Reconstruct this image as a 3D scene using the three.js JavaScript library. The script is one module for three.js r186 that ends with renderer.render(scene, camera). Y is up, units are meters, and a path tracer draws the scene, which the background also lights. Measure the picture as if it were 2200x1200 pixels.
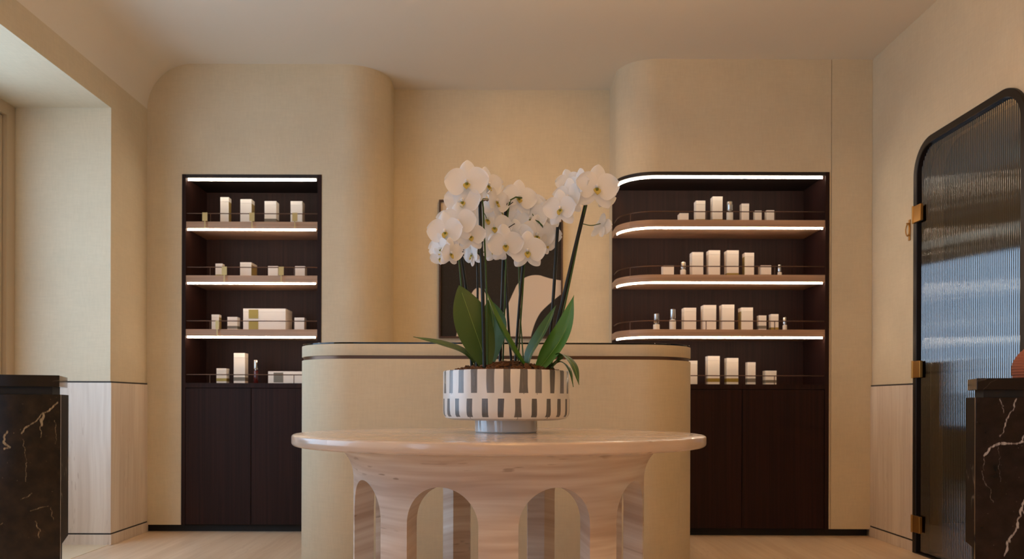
import * as THREE from 'three';
import { RectAreaLightUniformsLib } from 'three/addons/lights/RectAreaLightUniformsLib.js';
import { RoundedBoxGeometry } from 'three/addons/geometries/RoundedBoxGeometry.js';
import { mergeGeometries, toCreasedNormals } from 'three/addons/utils/BufferGeometryUtils.js';
import { Brush, Evaluator, SUBTRACTION } from 'three-bvh-csg';

// ---------------------------------------------------------------- camera, sky, window light, exposure
RectAreaLightUniformsLib.init();
const scene = new THREE.Scene();
const EYE = 0.77, FOCAL = 1800, ROLL = 0.0032, PX = 1075, PY = 865;
const camera = new THREE.PerspectiveCamera(2 * Math.atan(865 / FOCAL) * 180 / Math.PI, 2250 / 1730, 0.05, 100);
camera.position.set(0, EYE, 0);
camera.rotation.z = ROLL;
camera.setViewOffset(2250, 1730, 50, 0, 2200, 1200);
camera.focus = 2.6;
camera.userData.fStop = 5;
scene.add(camera);

const renderer = new THREE.WebGLRenderer();
renderer.toneMapping = THREE.LinearToneMapping;
renderer.toneMappingExposure = 0.86;
renderer.shadowMap.enabled = true;

scene.background = new THREE.Color().setRGB(0.42, 0.62, 1.0);
scene.backgroundIntensity = 0.6;

const DAY = new THREE.Color().setRGB(0.66, 0.91, 1.2), WARM = new THREE.Color().setRGB(1.0, 0.57, 0.2);
// daylight entering through the two bays in the left wall
function windowLight(z0, z1, y0, y1, power) {
  const l = new THREE.RectAreaLight(DAY, power, z1 - z0, y1 - y0);
  l.position.set(-2.61, (y0 + y1) / 2, (z0 + z1) / 2);
  l.lookAt(0, (y0 + y1) / 2, (z0 + z1) / 2);
  l.name = 'window_daylight';
  scene.add(l);
}
windowLight(-4.15, -1.9, 0.56, 2.2, 3.1);
windowLight(-0.2, 1.35, 0.56, 2.2, 2.7);
{ // and through the glazed entrance behind the viewer
  const l = new THREE.RectAreaLight(DAY, 0.6, 1.3, 2.1); l.position.set(-1.175, 1.1, 2.5); l.lookAt(-1.175, 1.1, 0); l.name = 'window_daylight'; scene.add(l);
}

// ---------------------------------------------------------------- helpers
let seed = 7;
const rnd = () => { seed = (seed * 1664525 + 1013904223) >>> 0; return seed / 4294967296; };
const rr = (a, b) => a + (b - a) * rnd();
const used = {};
function numbered(name) { const n = used[name] = (used[name] ?? -1) + 1; return n ? name + '_' + String(n).padStart(3, '0') : name; }
function mesh(name, geo, mat, parent) {
  const m = new THREE.Mesh(geo, mat);
  m.name = parent ? name : numbered(name);
  (parent ?? scene).add(m);
  return m;
}
function thing(name, label, category, [x, y, z] = [0, 0, 0], turn = 0, group) {
  const o = new THREE.Group(); o.name = numbered(name); o.position.set(x, y, z); o.rotation.y = turn;
  o.userData = { label, category }; if (group) o.userData.group = group;
  scene.add(o); return o;
}
function struct(name, geo, mat, label, category) {
  const m = mesh(name, geo, mat); m.userData = { kind: 'structure', label, category }; return m;
}
// the point at a given depth on the line of sight of a place in the photograph (used to measure the room)
function at(px, py, D) {
  const u = px - PX, v = PY - py, c = Math.cos(ROLL), s = Math.sin(ROLL);
  return new THREE.Vector3((u * c - v * s) * D / FOCAL, EYE + (u * s + v * c) * D / FOCAL, -D);
}
// uv in metres, by the axis that a face points along
function metric(g, off = 0) {
  if (g.index) g = g.toNonIndexed();
  const p = g.attributes.position, n = g.attributes.normal, uv = new Float32Array(p.count * 2);
  for (let i = 0; i < p.count; i += 3) {
    let nx = 0, ny = 0, nz = 0;
    for (let k = 0; k < 3; k++) { nx += n.getX(i + k); ny += n.getY(i + k); nz += n.getZ(i + k); }
    nx = Math.abs(nx); ny = Math.abs(ny); nz = Math.abs(nz);
    for (let k = 0; k < 3; k++) {
      const x = p.getX(i + k), y = p.getY(i + k), z = p.getZ(i + k), j = (i + k) * 2;
      if (nx >= ny && nx >= nz) { uv[j] = z; uv[j + 1] = y; } else if (ny >= nz) { uv[j] = x; uv[j + 1] = z; } else { uv[j] = x; uv[j + 1] = y; }
      uv[j] += off; uv[j + 1] += off * 0.37;
    }
  }
  g.setAttribute('uv', new THREE.BufferAttribute(uv, 2));
  return g;
}
function box(x0, x1, y0, y1, z0, z1, r = 0) {
  const w = x1 - x0, h = y1 - y0, d = z1 - z0;
  const g = r ? new RoundedBoxGeometry(w, h, d, 2, r) : new THREE.BoxGeometry(w, h, d);
  g.translate((x0 + x1) / 2, (y0 + y1) / 2, (z0 + z1) / 2);
  return metric(g);
}
// a plan (x, -z) raised from y0 to y1
function raise(shape, y0, y1, bevel = 0, segs = 24) {
  const g = new THREE.ExtrudeGeometry(shape, { depth: y1 - y0 - 2 * bevel, bevelEnabled: bevel > 0, bevelThickness: bevel, bevelSize: bevel, bevelOffset: -bevel, bevelSegments: 2, curveSegments: segs });
  g.rotateX(-Math.PI / 2); g.translate(0, y0 + bevel, 0);
  return metric(toCreasedNormals(g, 0.6));
}
function tube(points, r, segs = 24, radial = 8, closed = false) {
  return new THREE.TubeGeometry(new THREE.CatmullRomCurve3(points, closed, 'centripetal'), segs, r, radial, closed);
}
const V = (x, y, z) => new THREE.Vector3(x, y, z);

// ---------------------------------------------------------------- computed textures
function hash(x, y, s) { let h = (x * 374761393 + y * 668265263 + s * 974634777) | 0; h = Math.imul(h ^ (h >>> 13), 1274126177); return ((h ^ (h >>> 16)) >>> 0) / 4294967296; }
function pn(x, y, px, py, s) {
  const x0 = Math.floor(x), y0 = Math.floor(y), fx = x - x0, fy = y - y0, a = fx * fx * (3 - 2 * fx), b = fy * fy * (3 - 2 * fy);
  const m = (v, p) => ((v % p) + p) % p, X0 = m(x0, px), X1 = m(x0 + 1, px), Y0 = m(y0, py), Y1 = m(y0 + 1, py);
  return (hash(X0, Y0, s) * (1 - a) + hash(X1, Y0, s) * a) * (1 - b) + (hash(X0, Y1, s) * (1 - a) + hash(X1, Y1, s) * a) * b;
}
function fbm(u, v, fx, fy, oct, s) { let t = 0, w = 0.5, n = 0; for (let i = 0; i < oct; i++) { t += w * pn(u * fx, v * fy, fx, fy, s + i); n += w; w *= 0.5; fx *= 2; fy *= 2; } return t / n; }
function texture(w, h, metres, fn, color = true) {
  const d = new Uint8Array(w * h * 4);
  for (let y = 0; y < h; y++) for (let x = 0; x < w; x++) {
    const c = fn(x / w, y / h), i = (y * w + x) * 4;
    if (typeof c === 'number') d[i] = d[i + 1] = d[i + 2] = Math.max(0, Math.min(255, c * 255));
    else for (let k = 0; k < 3; k++) d[i + k] = Math.max(0, Math.min(255, c[k]));
    d[i + 3] = 255;
  }
  const t = new THREE.DataTexture(d, w, h); t.wrapS = t.wrapT = THREE.RepeatWrapping; t.magFilter = THREE.LinearFilter; t.minFilter = THREE.LinearFilter;
  t.repeat.set(1 / metres[0], 1 / metres[1]); if (color) t.colorSpace = THREE.SRGBColorSpace; t.needsUpdate = true;
  return t;
}
function canvasTexture(w, h, draw) { const c = document.createElement('canvas'); c.width = w; c.height = h; draw(c.getContext('2d')); const t = new THREE.CanvasTexture(c); t.colorSpace = THREE.SRGBColorSpace; t.magFilter = THREE.LinearFilter; t.wrapS = THREE.RepeatWrapping; return t; }
const mix = (a, b, t) => a.map((v, i) => v + (b[i] - v) * t), clamp = (t) => Math.max(0, Math.min(1, t));

const weave = (u, v) => 0.5 * fbm(u, v, 24, 190, 2, 3) + 0.5 * fbm(u, v, 190, 24, 2, 9);
const wallTint = (base) => texture(512, 512, [0.9, 0.9], (u, v) => { const t = (weave(u, v) - 0.5) * 11 + (fbm(u, v, 5, 5, 3, 21) - 0.5) * 8; return [base[0] + t, base[1] + t, base[2] + t * 0.95]; });
const weaveBump = texture(512, 512, [0.9, 0.9], (u, v) => weave(u, v), false);
const plasterBump = texture(256, 256, [1.4, 1.4], (u, v) => fbm(u, v, 20, 20, 4, 5), false);
const trav = (vertical, a, b, pit, s) => texture(1024, 1024, vertical ? [0.8, 1.6] : [1.6, 0.8], (u0, v0) => {
  const u = vertical ? v0 : u0, v = vertical ? u0 : v0;
  const wv = v + 0.035 * (fbm(u, v, 3, 2, 3, s + 40) - 0.5) + 0.012 * (fbm(u, v, 10, 8, 2, s + 50) - 0.5);
  let t = 0.55 * fbm(u, wv, 2, 13, 3, s) + 0.45 * fbm(u, wv, 5, 60, 3, s + 7);
  t = clamp((t - 0.5) * 2.2 + 0.5);
  const p = fbm(u, wv, 26, 90, 2, s + 15), q = fbm(u, wv, 4, 10, 2, s + 19);
  const k = 0.7 * clamp((p - 0.74) * 9) * clamp((q - 0.55) * 6);
  return mix(mix(a, b, t), pit, k);
});

const M = {};
const std = (o) => new THREE.MeshStandardMaterial(o), phys = (o) => new THREE.MeshPhysicalMaterial(o);
M.wall = std({ map: wallTint([222, 206, 177]), bumpMap: weaveBump, bumpScale: 0.00018, roughness: 0.9 });
M.counterCloth = std({ map: wallTint([214, 198, 168]), bumpMap: weaveBump, bumpScale: 0.00018, roughness: 0.85 });
M.plaster = std({ color: '#efe4d3', bumpMap: plasterBump, bumpScale: 0.001, roughness: 0.95 });
M.wainscot = std({ map: trav(true, [236, 222, 206], [216, 198, 180], [196, 174, 154], 300), roughness: 0.5 });
M.travertine = std({ map: trav(false, [240, 228, 216], [200, 174, 154], [150, 122, 100], 100), roughness: 0.42 });
M.travertinePolished = phys({ map: trav(false, [234, 216, 198], [206, 180, 158], [170, 142, 120], 130), roughness: 0.24, clearcoat: 0.4, clearcoatRoughness: 0.1 });
M.floor = std({ map: trav(true, [236, 212, 184], [218, 190, 160], [204, 176, 148], 500), roughness: 0.38 });
M.groove = std({ color: '#241a14', roughness: 0.7 });
const grain = (vertical, a, b, s) => texture(512, 512, vertical ? [0.4, 1.6] : [1.6, 0.4], (u0, v0) => { const u = vertical ? v0 : u0, v = vertical ? u0 : v0; return mix(a, b, clamp((0.5 * fbm(u, v, 2, 40, 3, s) + 0.5 * fbm(u, v, 4, 120, 2, s + 5) - 0.5) * 2.4 + 0.5)); });
M.darkWood = phys({ map: grain(true, [50, 27, 22], [35, 18, 15], 60), roughness: 0.6, specularIntensity: 0.45 });
M.darkTrim = std({ color: '#1e110e', roughness: 0.55 });
M.shelfWood = std({ map: grain(false, [196, 160, 132], [170, 134, 106], 70), roughness: 0.5 });
M.plinth = std({ color: '#0f0b0a', roughness: 0.6 });
M.bronze = std({ color: '#6a5244', metalness: 0.85, roughness: 0.32 });
M.brass = std({ color: '#b98a4a', metalness: 0.9, roughness: 0.35 });
M.steel = std({ color: '#1c1310', metalness: 0.3, roughness: 0.45 });
M.led = std({ color: '#ffffff', emissive: new THREE.Color().setRGB(1.0, 0.84, 0.64), emissiveIntensity: 30, roughness: 0.6 });
M.lampGlow = std({ color: '#ffffff', emissive: WARM, emissiveIntensity: 3, roughness: 0.6 });
M.card = std({ color: '#efe7dc', roughness: 0.6 });
M.cardLid = std({ color: '#f1eae1', roughness: 0.6 });
M.cardGold = std({ color: '#a8925a', roughness: 0.5 });
M.gold = std({ color: '#a48a3c', roughness: 0.4, metalness: 0.3 });
M.greyBand = std({ color: '#7d7566', roughness: 0.5 });
M.chrome = std({ color: '#d8d8d8', metalness: 1, roughness: 0.18 });
M.tag = std({ color: '#c9ae72', metalness: 0.4, roughness: 0.45 });
M.redGlass = phys({ color: '#5b1c1a', roughness: 0.15, clearcoat: 0.6 });
M.frost = phys({ color: '#e9e2d6', roughness: 0.35, clearcoat: 0.4 });
const marble = (base, vein, s) => texture(1024, 1024, [0.9, 0.9], (u, v) => {
  const wu = u + 0.10 * (fbm(u, v, 3, 3, 3, s + 1) - 0.5), wv = v + 0.10 * (fbm(u, v, 3, 3, 3, s + 11) - 0.5);
  const a = Math.abs(fbm(wu, wv, 3, 3, 4, s) - 0.5), b = Math.abs(fbm(wu, wv, 8, 7, 3, s + 31) - 0.5), mk = fbm(u, v, 4, 4, 3, s + 71), mk2 = fbm(u, v, 30, 30, 2, s + 77);
  const k = clamp(1 - a / (0.006 + 0.03 * clamp((mk - 0.55) * 4))) * clamp((mk - 0.44) * 8) * clamp(mk2 * 2.2 - 0.3), k2 = 0.45 * clamp(1 - b / 0.009) * clamp((mk - 0.52) * 9) * clamp(mk2 * 2.4 - 0.5);
  return mix(mix(base, mix(base, [70, 56, 48], 0.35), fbm(u, v, 6, 6, 4, s + 90)), vein, clamp(k + k2));
});
M.marbleBrown = phys({ map: marble([30, 22, 15], [196, 176, 140], 800), roughness: 0.1, specularIntensity: 0.55 });
M.marbleBlack = phys({ map: marble([28, 20, 19], [205, 198, 194], 900), roughness: 0.1, specularIntensity: 0.55 });
const veined = (base, vein, lines, s) => { // 0.3 m wide, 0.8 m high, drawn 1 px = 1 mm
  const t = canvasTexture(600, 1600, (g) => {
    const im = g.createImageData(600, 1600); for (let y = 0; y < 1600; y++) for (let x = 0; x < 600; x++) { const n = fbm(x / 600, y / 1600, 9, 24, 4, s), i = (y * 600 + x) * 4; for (let k = 0; k < 3; k++) im.data[i + k] = base[k] * (0.55 + 0.9 * n); im.data[i + 3] = 255; } g.putImageData(im, 0, 0);
    for (const [w, alpha, pts] of lines) for (let i = 1; i < pts.length; i++) {
      const [ax, ay] = pts[i - 1], [bx, by] = pts[i], n = Math.ceil(Math.hypot(bx - ax, by - ay) / 2.2);
      for (let k = 0; k < n; k++) { const q = k / n, jx = (fbm((ax + k) % 97 / 97, i * 0.13 % 1, 12, 12, 2, s + 5) - 0.5) * 16, r = w * (0.4 + 1.3 * fbm(k % 61 / 61, i * 0.17 % 1, 14, 14, 2, s + 9)); g.fillStyle = `rgba(${vein.join(',')},${(alpha * (0.35 + 0.9 * rnd())).toFixed(2)})`; g.beginPath(); g.ellipse((ax + (bx - ax) * q + jx) * 2, (ay + (by - ay) * q) * 2, r * 1.4, r * 2.2, 0, 0, 6.3); g.fill(); }
    }
    for (let k = 0; k < 60; k++) { g.fillStyle = `rgba(${vein.join(',')},${(0.1 + 0.3 * rnd()).toFixed(2)})`; g.beginPath(); g.ellipse(rnd() * 600, rnd() * 1600, 1 + rnd() * 3, 1 + rnd() * 5, rnd() * 3, 0, 6.3); g.fill(); }
  });
  t.repeat.set(1 / 0.3, 1 / 0.8); t.wrapT = THREE.RepeatWrapping; return t;
};
// millimetres from the outer top corner of each front
M.marbleBrownFront = phys({ map: veined([40, 29, 19], [172, 148, 112], [[3.2, 0.5, [[288, 30], [268, 55], [240, 72], [222, 98], [178, 132], [168, 150]]], [5, 0.45, [[246, 72], [238, 96], [232, 120]]], [2, 0.4, [[236, 110], [234, 165]]], [1.8, 0.4, [[282, 100], [284, 190]]], [4, 0.5, [[120, 140], [108, 180], [132, 200], [112, 205]]], [2, 0.35, [[168, 395], [192, 385], [205, 372]]], [2, 0.35, [[200, 440], [230, 430], [262, 424]]], [2.4, 0.4, [[215, 480], [232, 520], [228, 545]]], [1.8, 0.35, [[268, 430], [276, 480]]], [2, 0.35, [[175, 170], [185, 260], [182, 330]]], [2, 0.4, [[30, 560], [80, 500], [110, 480]]]], 811), roughness: 0.1, specularIntensity: 0.55 });
M.marbleBlackFront = phys({ map: veined([34, 25, 24], [198, 194, 192], [[2.4, 0.4, [[82, 4], [88, 35], [92, 60]]], [3, 0.5, [[134, 4], [122, 52], [104, 95], [84, 148]]], [3.4, 0.5, [[190, 75], [170, 120], [150, 165], [190, 172]]], [4.2, 0.55, [[30, 222], [52, 190], [86, 174], [140, 174], [158, 165]]], [1.8, 0.35, [[30, 230], [26, 280], [35, 325], [52, 350], [56, 400]]], [4.6, 0.5, [[190, 310], [168, 365], [150, 420], [140, 490], [112, 545], [100, 600]]], [1.4, 0.3, [[76, 180], [84, 320]]], [2.6, 0.4, [[150, 420], [175, 450], [200, 440]]], [2, 0.35, [[220, 40], [240, 200], [230, 380]]]], 911), roughness: 0.1, specularIntensity: 0.55 });
M.honedStone = phys({ map: marble([22, 17, 14], [120, 108, 96], 950), roughness: 0.5, specularIntensity: 0.2 });
M.pane = phys({ color: '#ffffff', transmission: 1, thickness: 0, roughness: 0.02, ior: 1.5 });
M.reeded = phys({ color: '#8f8468', transmission: 1, thickness: 0, roughness: 0.035, ior: 2.3, side: THREE.DoubleSide });
M.counterGlass = phys({ color: '#f2fff8', transmission: 1, thickness: 0.006, roughness: 0.02, ior: 1.5, attenuationColor: new THREE.Color('#2f8a62'), attenuationDistance: 0.09 });
M.windowFrame = std({ color: '#c9b496', roughness: 0.6 });
M.corridor = std({ color: '#6f6650', roughness: 0.9 });
M.outside = std({ color: '#9a968e', roughness: 0.95 });
M.terracotta = std({ color: '#9c5a40', roughness: 0.8 });
M.petal = phys({ color: '#ffffff', roughness: 0.75, transmission: 0.2, thickness: 0, side: THREE.DoubleSide });
M.lip = std({ color: '#d9c46a', roughness: 0.6, side: THREE.DoubleSide });
M.throat = std({ color: '#8a8a2c', roughness: 0.6 });
M.stem = std({ color: '#3f5c22', roughness: 0.55 });
M.stake = std({ color: '#0d1410', roughness: 0.5 });
M.leaf = phys({ color: '#4c7a22', roughness: 0.42, clearcoat: 0.25, clearcoatRoughness: 0.35, side: THREE.DoubleSide });
M.leafDark = phys({ color: '#3c6020', roughness: 0.45, clearcoat: 0.25, clearcoatRoughness: 0.35, side: THREE.DoubleSide });
M.midrib = std({ color: '#7c9a4c', roughness: 0.5 });
M.bark = std({ color: '#6b4526', roughness: 0.95 });
M.barkDark = std({ color: '#3a2414', roughness: 0.95 });

// ---------------------------------------------------------------- the room
const XL = -2.1, XR = 2.163, CEIL = 2.775, ZL = -4.97, ZR = -4.88, ZB = -5.37, REAR = 2.5, LEFT_OUT = -2.72;
struct('floor', box(LEFT_OUT - 0.1, 3.6, -0.1, 0, -5.6, REAR + 0.2), M.floor, 'pale beige stone floor with fine grain', 'floor');
struct('ceiling', box(LEFT_OUT - 0.1, 3.6, CEIL, CEIL + 0.15, -5.6, REAR + 0.2), M.plaster, 'smooth warm white plaster ceiling', 'ceiling');
{ // side walls: an outline in (-z, y) with openings, raised sideways
  const side = (holes, x0, x1) => {
    const s = new THREE.Shape([[-REAR, 0], [5.6, 0], [5.6, CEIL], [-REAR, CEIL]].map(([a, b]) => new THREE.Vector2(a, b)));
    for (const h of holes) s.holes.push(h);
    const g = new THREE.ExtrudeGeometry(s, { depth: x1 - x0, bevelEnabled: false, curveSegments: 16 });
    g.rotateY(Math.PI / 2); g.translate(x0, 0, 0);   // (a, b, c) -> (c, b, -a)
    return metric(toCreasedNormals(g, 0.5));
  };
  const hole = (pts) => new THREE.Path(pts.map(([a, b]) => new THREE.Vector2(a, b)));
  struct('wall_left', side([hole([[1.7, 0.002], [4.51, 0.002], [4.51, 2.35], [1.7, 2.35]]), hole([[-1.45, 0.002], [0.3, 0.002], [0.3, 2.35], [-1.45, 2.35]])], LEFT_OUT, XL), M.wall, 'cream fabric wall with deep window bay', 'wall');
  const dh = doorOutline(0.0);
  struct('wall_right', side([dh], XR, XR + 0.14), M.wall, 'cream fabric wall around the reeded glass door', 'wall');
}
function doorOutline(inset, Cls = THREE.Path) {
  const a0 = 3.43 + inset, a1 = 4.36 - inset, t = 2.115 - inset, r = 0.17 - inset;
  const p = new Cls();
  p.moveTo(a0, 0.002); p.lineTo(a1, 0.002); p.lineTo(a1, t - r); p.absarc(a1 - r, t - r, r, 0, Math.PI / 2, false); p.lineTo(a0 + r, t); p.absarc(a0 + r, t - r, r, Math.PI / 2, Math.PI, false); p.lineTo(a0, 0.002);
  return p;
}
struct('wall_back', box(-1.2, 1.2, 0, CEIL, ZB - 0.2, ZB), M.wall, 'cream fabric back wall of the alcove behind the orchids', 'wall');
{ // rear wall behind the camera with a tall glazed opening
  const s = new THREE.Shape([[LEFT_OUT, 0], [XR + 0.14, 0], [XR + 0.14, CEIL], [LEFT_OUT, CEIL]].map(([a, b]) => new THREE.Vector2(a, b)));
  s.holes.push(new THREE.Path([[-1.9, 0.002], [-0.45, 0.002], [-0.45, 2.2], [-1.9, 2.2]].map(([a, b]) => new THREE.Vector2(a, b))));
  struct('wall_rear', metric(new THREE.ExtrudeGeometry(s, { depth: 0.16, bevelEnabled: false }).translate(0, 0, REAR)), M.wall, 'cream wall behind the viewer', 'wall');
  const w = new THREE.Group(); w.name = 'window_3'; w.position.set(0, 0, REAR + 0.06); w.userData = { kind: 'structure', label: 'tall glazed entrance behind the viewer', category: 'window' }; scene.add(w);
  mesh('window_frame', box(-1.9, -1.84, 0.01, 2.2, 0, 0.06), M.windowFrame, w); mesh('window_frame', box(-0.51, -0.45, 0.01, 2.2, 0, 0.06), M.windowFrame, w);
  mesh('window_frame', box(-1.84, -0.51, 2.14, 2.2, 0, 0.06), M.windowFrame, w); mesh('window_frame', box(-1.2, -1.15, 0.01, 2.14, 0, 0.06), M.windowFrame, w);
  mesh('pane', box(-1.84, -1.2, 0.01, 2.14, 0.025, 0.033), M.pane, w); mesh('pane', box(-1.15, -0.51, 0.01, 2.14, 0.025, 0.033), M.pane, w);
}
struct('ground_outside', box(-14, LEFT_OUT - 0.1, -0.35, -0.15, -12, 12), M.outside, 'grey paving outside the windows', 'ground');
{ // cove between left wall and ceiling
  const R = 0.27, s = new THREE.Shape();
  s.moveTo(XL, CEIL); s.lineTo(XL, CEIL - R); s.absarc(XL + R, CEIL - R, R, Math.PI, Math.PI / 2, true); s.lineTo(XL, CEIL);
  const g = new THREE.ExtrudeGeometry(s, { depth: REAR - ZL, bevelEnabled: false, curveSegments: 24 }); g.translate(0, 0, ZL);
  struct('ceiling_cove', metric(toCreasedNormals(g, 0.5)), M.plaster, 'rounded plaster cove above the window bay', 'cove');
}
function windowUnit(name, z0, z1, label) {   // glazed doors at the outer side of a bay
  const w = new THREE.Group(); w.name = name; w.position.set(-2.66, 0, z0); w.userData = { kind: 'structure', label, category: 'window' }; scene.add(w);
  const L = z1 - z0, f = (a, b, c, d, x0 = -0.03, x1 = 0.03, n = 'window_frame') => mesh(n, box(x0, x1, c, d, a, b), M.windowFrame, w);
  f(0, 0.075, 0.01, 2.35, -0.03, 0.045); f(L - 0.075, L, 0.01, 2.35, -0.03, 0.045); f(0.075, L - 0.075, 2.285, 2.35, -0.03, 0.045);
  const n = 2, step = (L - 0.15) / n;
  for (let i = 0; i < n; i++) {
    const a = 0.075 + i * step, b = a + step;
    f(a + 0.004, a + 0.06, 0.02, 2.28, -0.022, 0.022, 'stile'); f(b - 0.06, b - 0.004, 0.02, 2.28, -0.022, 0.022, 'stile');
    f(a + 0.06, b - 0.06, 2.22, 2.28, -0.022, 0.022, 'rail'); f(a + 0.06, b - 0.06, 0.02, 0.52, -0.022, 0.022, 'lower_panel');
    mesh('pane', box(-0.004, 0.004, 0.52, 2.22, a + 0.06, b - 0.06), M.pane, w);
  }
}
windowUnit('window_1', -4.508, -1.702, 'tall wooden framed window in the left bay');
windowUnit('window_2', -0.298, 1.448, 'second tall wooden framed window on the left');

// wainscot panels, dark joints and skirting
let trimNo = 0;
function trim(geo, mat, label, category) { trimNo++; return struct('trim_' + trimNo, geo, mat, label, category); }
function wainscotX(x, dir, z0, z1, label) { // on a wall that faces +-x
  const b = (d0, d1, y0, y1) => box(Math.min(x + dir * d0, x + dir * d1), Math.max(x + dir * d0, x + dir * d1), y0, y1, z0, z1);
  trim(b(0, 0.008, 0.064, 0.872), M.wainscot, 'pale stone panel with vertical grain ' + label, 'wall panel');
  trim(b(0, 0.005, 0.872, 0.88), M.groove, 'thin dark joint above the panel ' + label, 'trim');
  trim(b(0, 0.006, 0.056, 0.064), M.groove, 'thin dark joint above the skirting ' + label, 'trim');
  const s = struct(dir > 0 ? 'baseboard_left' : 'baseboard_right', b(0, 0.012, 0.001, 0.056), M.wainscot, 'low pale stone skirting ' + label, 'baseboard');
  return s;
}
wainscotX(XL, 1, ZL, -4.5101, 'between window bay and left cabinet');
wainscotX(XR, -1, ZR, -4.362, 'between right cabinet and glass door');
{
  const b = (d, y0, y1) => box(-2.6, XL + (d > 0.006 ? d : 0.005), y0, y1, -4.51, -4.51 + d);
  trim(b(0.008, 0.064, 0.872), M.wainscot, 'pale stone panel with vertical grain on the bay jamb', 'wall panel');
  trim(b(0.005, 0.872, 0.88), M.groove, 'thin dark joint above the bay jamb panel', 'trim');
  trim(b(0.006, 0.056, 0.064), M.groove, 'thin dark joint above the bay jamb skirting', 'trim');
  struct('baseboard_bay', b(0.012, 0.001, 0.056), M.wainscot, 'low pale stone skirting on the bay jamb', 'baseboard');
}

// the two rounded wall volumes that hold the cabinets
const LX0 = -1.892, LX1 = -1.0635, RX0 = 0.695, RX1 = 1.913, NICHE = 0.35, TOP = 2.12, BASE = 0.042, XA = -0.687;
const RLV = 0.26, RRV = 0.22;
function subtract(a, ...cuts) {
  const ev = new Evaluator(); ev.useGroups = false; ev.attributes = ['position', 'normal', 'uv'];
  let r = new Brush(a); r.updateMatrixWorld();
  for (const c of cuts) { const b = new Brush(c); b.updateMatrixWorld(); r = ev.evaluate(r, b, SUBTRACTION); r.updateMatrixWorld(); }
  return r.geometry;
}
{
  const s = new THREE.Shape(); // (x, -z)
  s.moveTo(XL, -ZL); s.lineTo(XA - RLV, -ZL); s.absarc(XA - RLV, -ZL + RLV, RLV, -Math.PI / 2, 0, false); s.lineTo(XA, 5.55); s.lineTo(XL, 5.55); s.lineTo(XL, -ZL);
  const g = subtract(raise(s, BASE, CEIL, 0, 40), box(LX0, LX1, BASE - 0.01, TOP, ZL - NICHE - 0.02, ZL + 0.1));
  struct('wall_back_left', metric(g), M.wall, 'cream fabric wall block with rounded corner around the left cabinet', 'wall');
  const p = new THREE.Shape();
  p.moveTo(XL, -ZL + 0.03); p.lineTo(XA - RLV, -ZL + 0.03); p.absarc(XA - RLV, -ZL + RLV, RLV - 0.03, -Math.PI / 2, 0, false); p.lineTo(XA - 0.03, 5.5); p.lineTo(XL, 5.5);
  struct('baseboard_back_left', raise(p, 0.0, BASE), M.plinth, 'recessed black plinth under the left cabinet', 'baseboard');
}
{
  const s = new THREE.Shape();
  s.moveTo(RX0, 5.55); s.lineTo(RX0, -ZR + RRV); s.absarc(RX0 + RRV, -ZR + RRV, RRV, Math.PI, Math.PI * 1.5, false); s.lineTo(1.9225, -ZR); s.lineTo(1.9225, 5.55);
  const g = subtract(raise(s, BASE, CEIL, 0, 40), box(RX0 - 0.1, RX1, BASE - 0.01, TOP, ZR - NICHE - 0.02, ZR + 0.1));
  struct('wall_back_right', metric(g), M.wall, 'cream fabric wall block with rounded corner around the right cabinet', 'wall');
  struct('wall_back_end', box(1.9255, XR - 0.001, BASE, CEIL, -5.55, ZR), M.wall, 'narrow cream panel between right cabinet and right wall', 'wall');
  const p = new THREE.Shape();
  p.moveTo(RX0 + 0.03, 5.5); p.lineTo(RX0 + 0.03, -ZR + RRV); p.absarc(RX0 + RRV, -ZR + RRV, RRV - 0.03, Math.PI, Math.PI * 1.5, false); p.lineTo(XR - 0.014, -ZR + 0.03); p.lineTo(XR - 0.014, 5.5);
  struct('baseboard_back_right', raise(p, 0.0, BASE), M.plinth, 'recessed black plinth under the right cabinet', 'baseboard');
}

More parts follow.
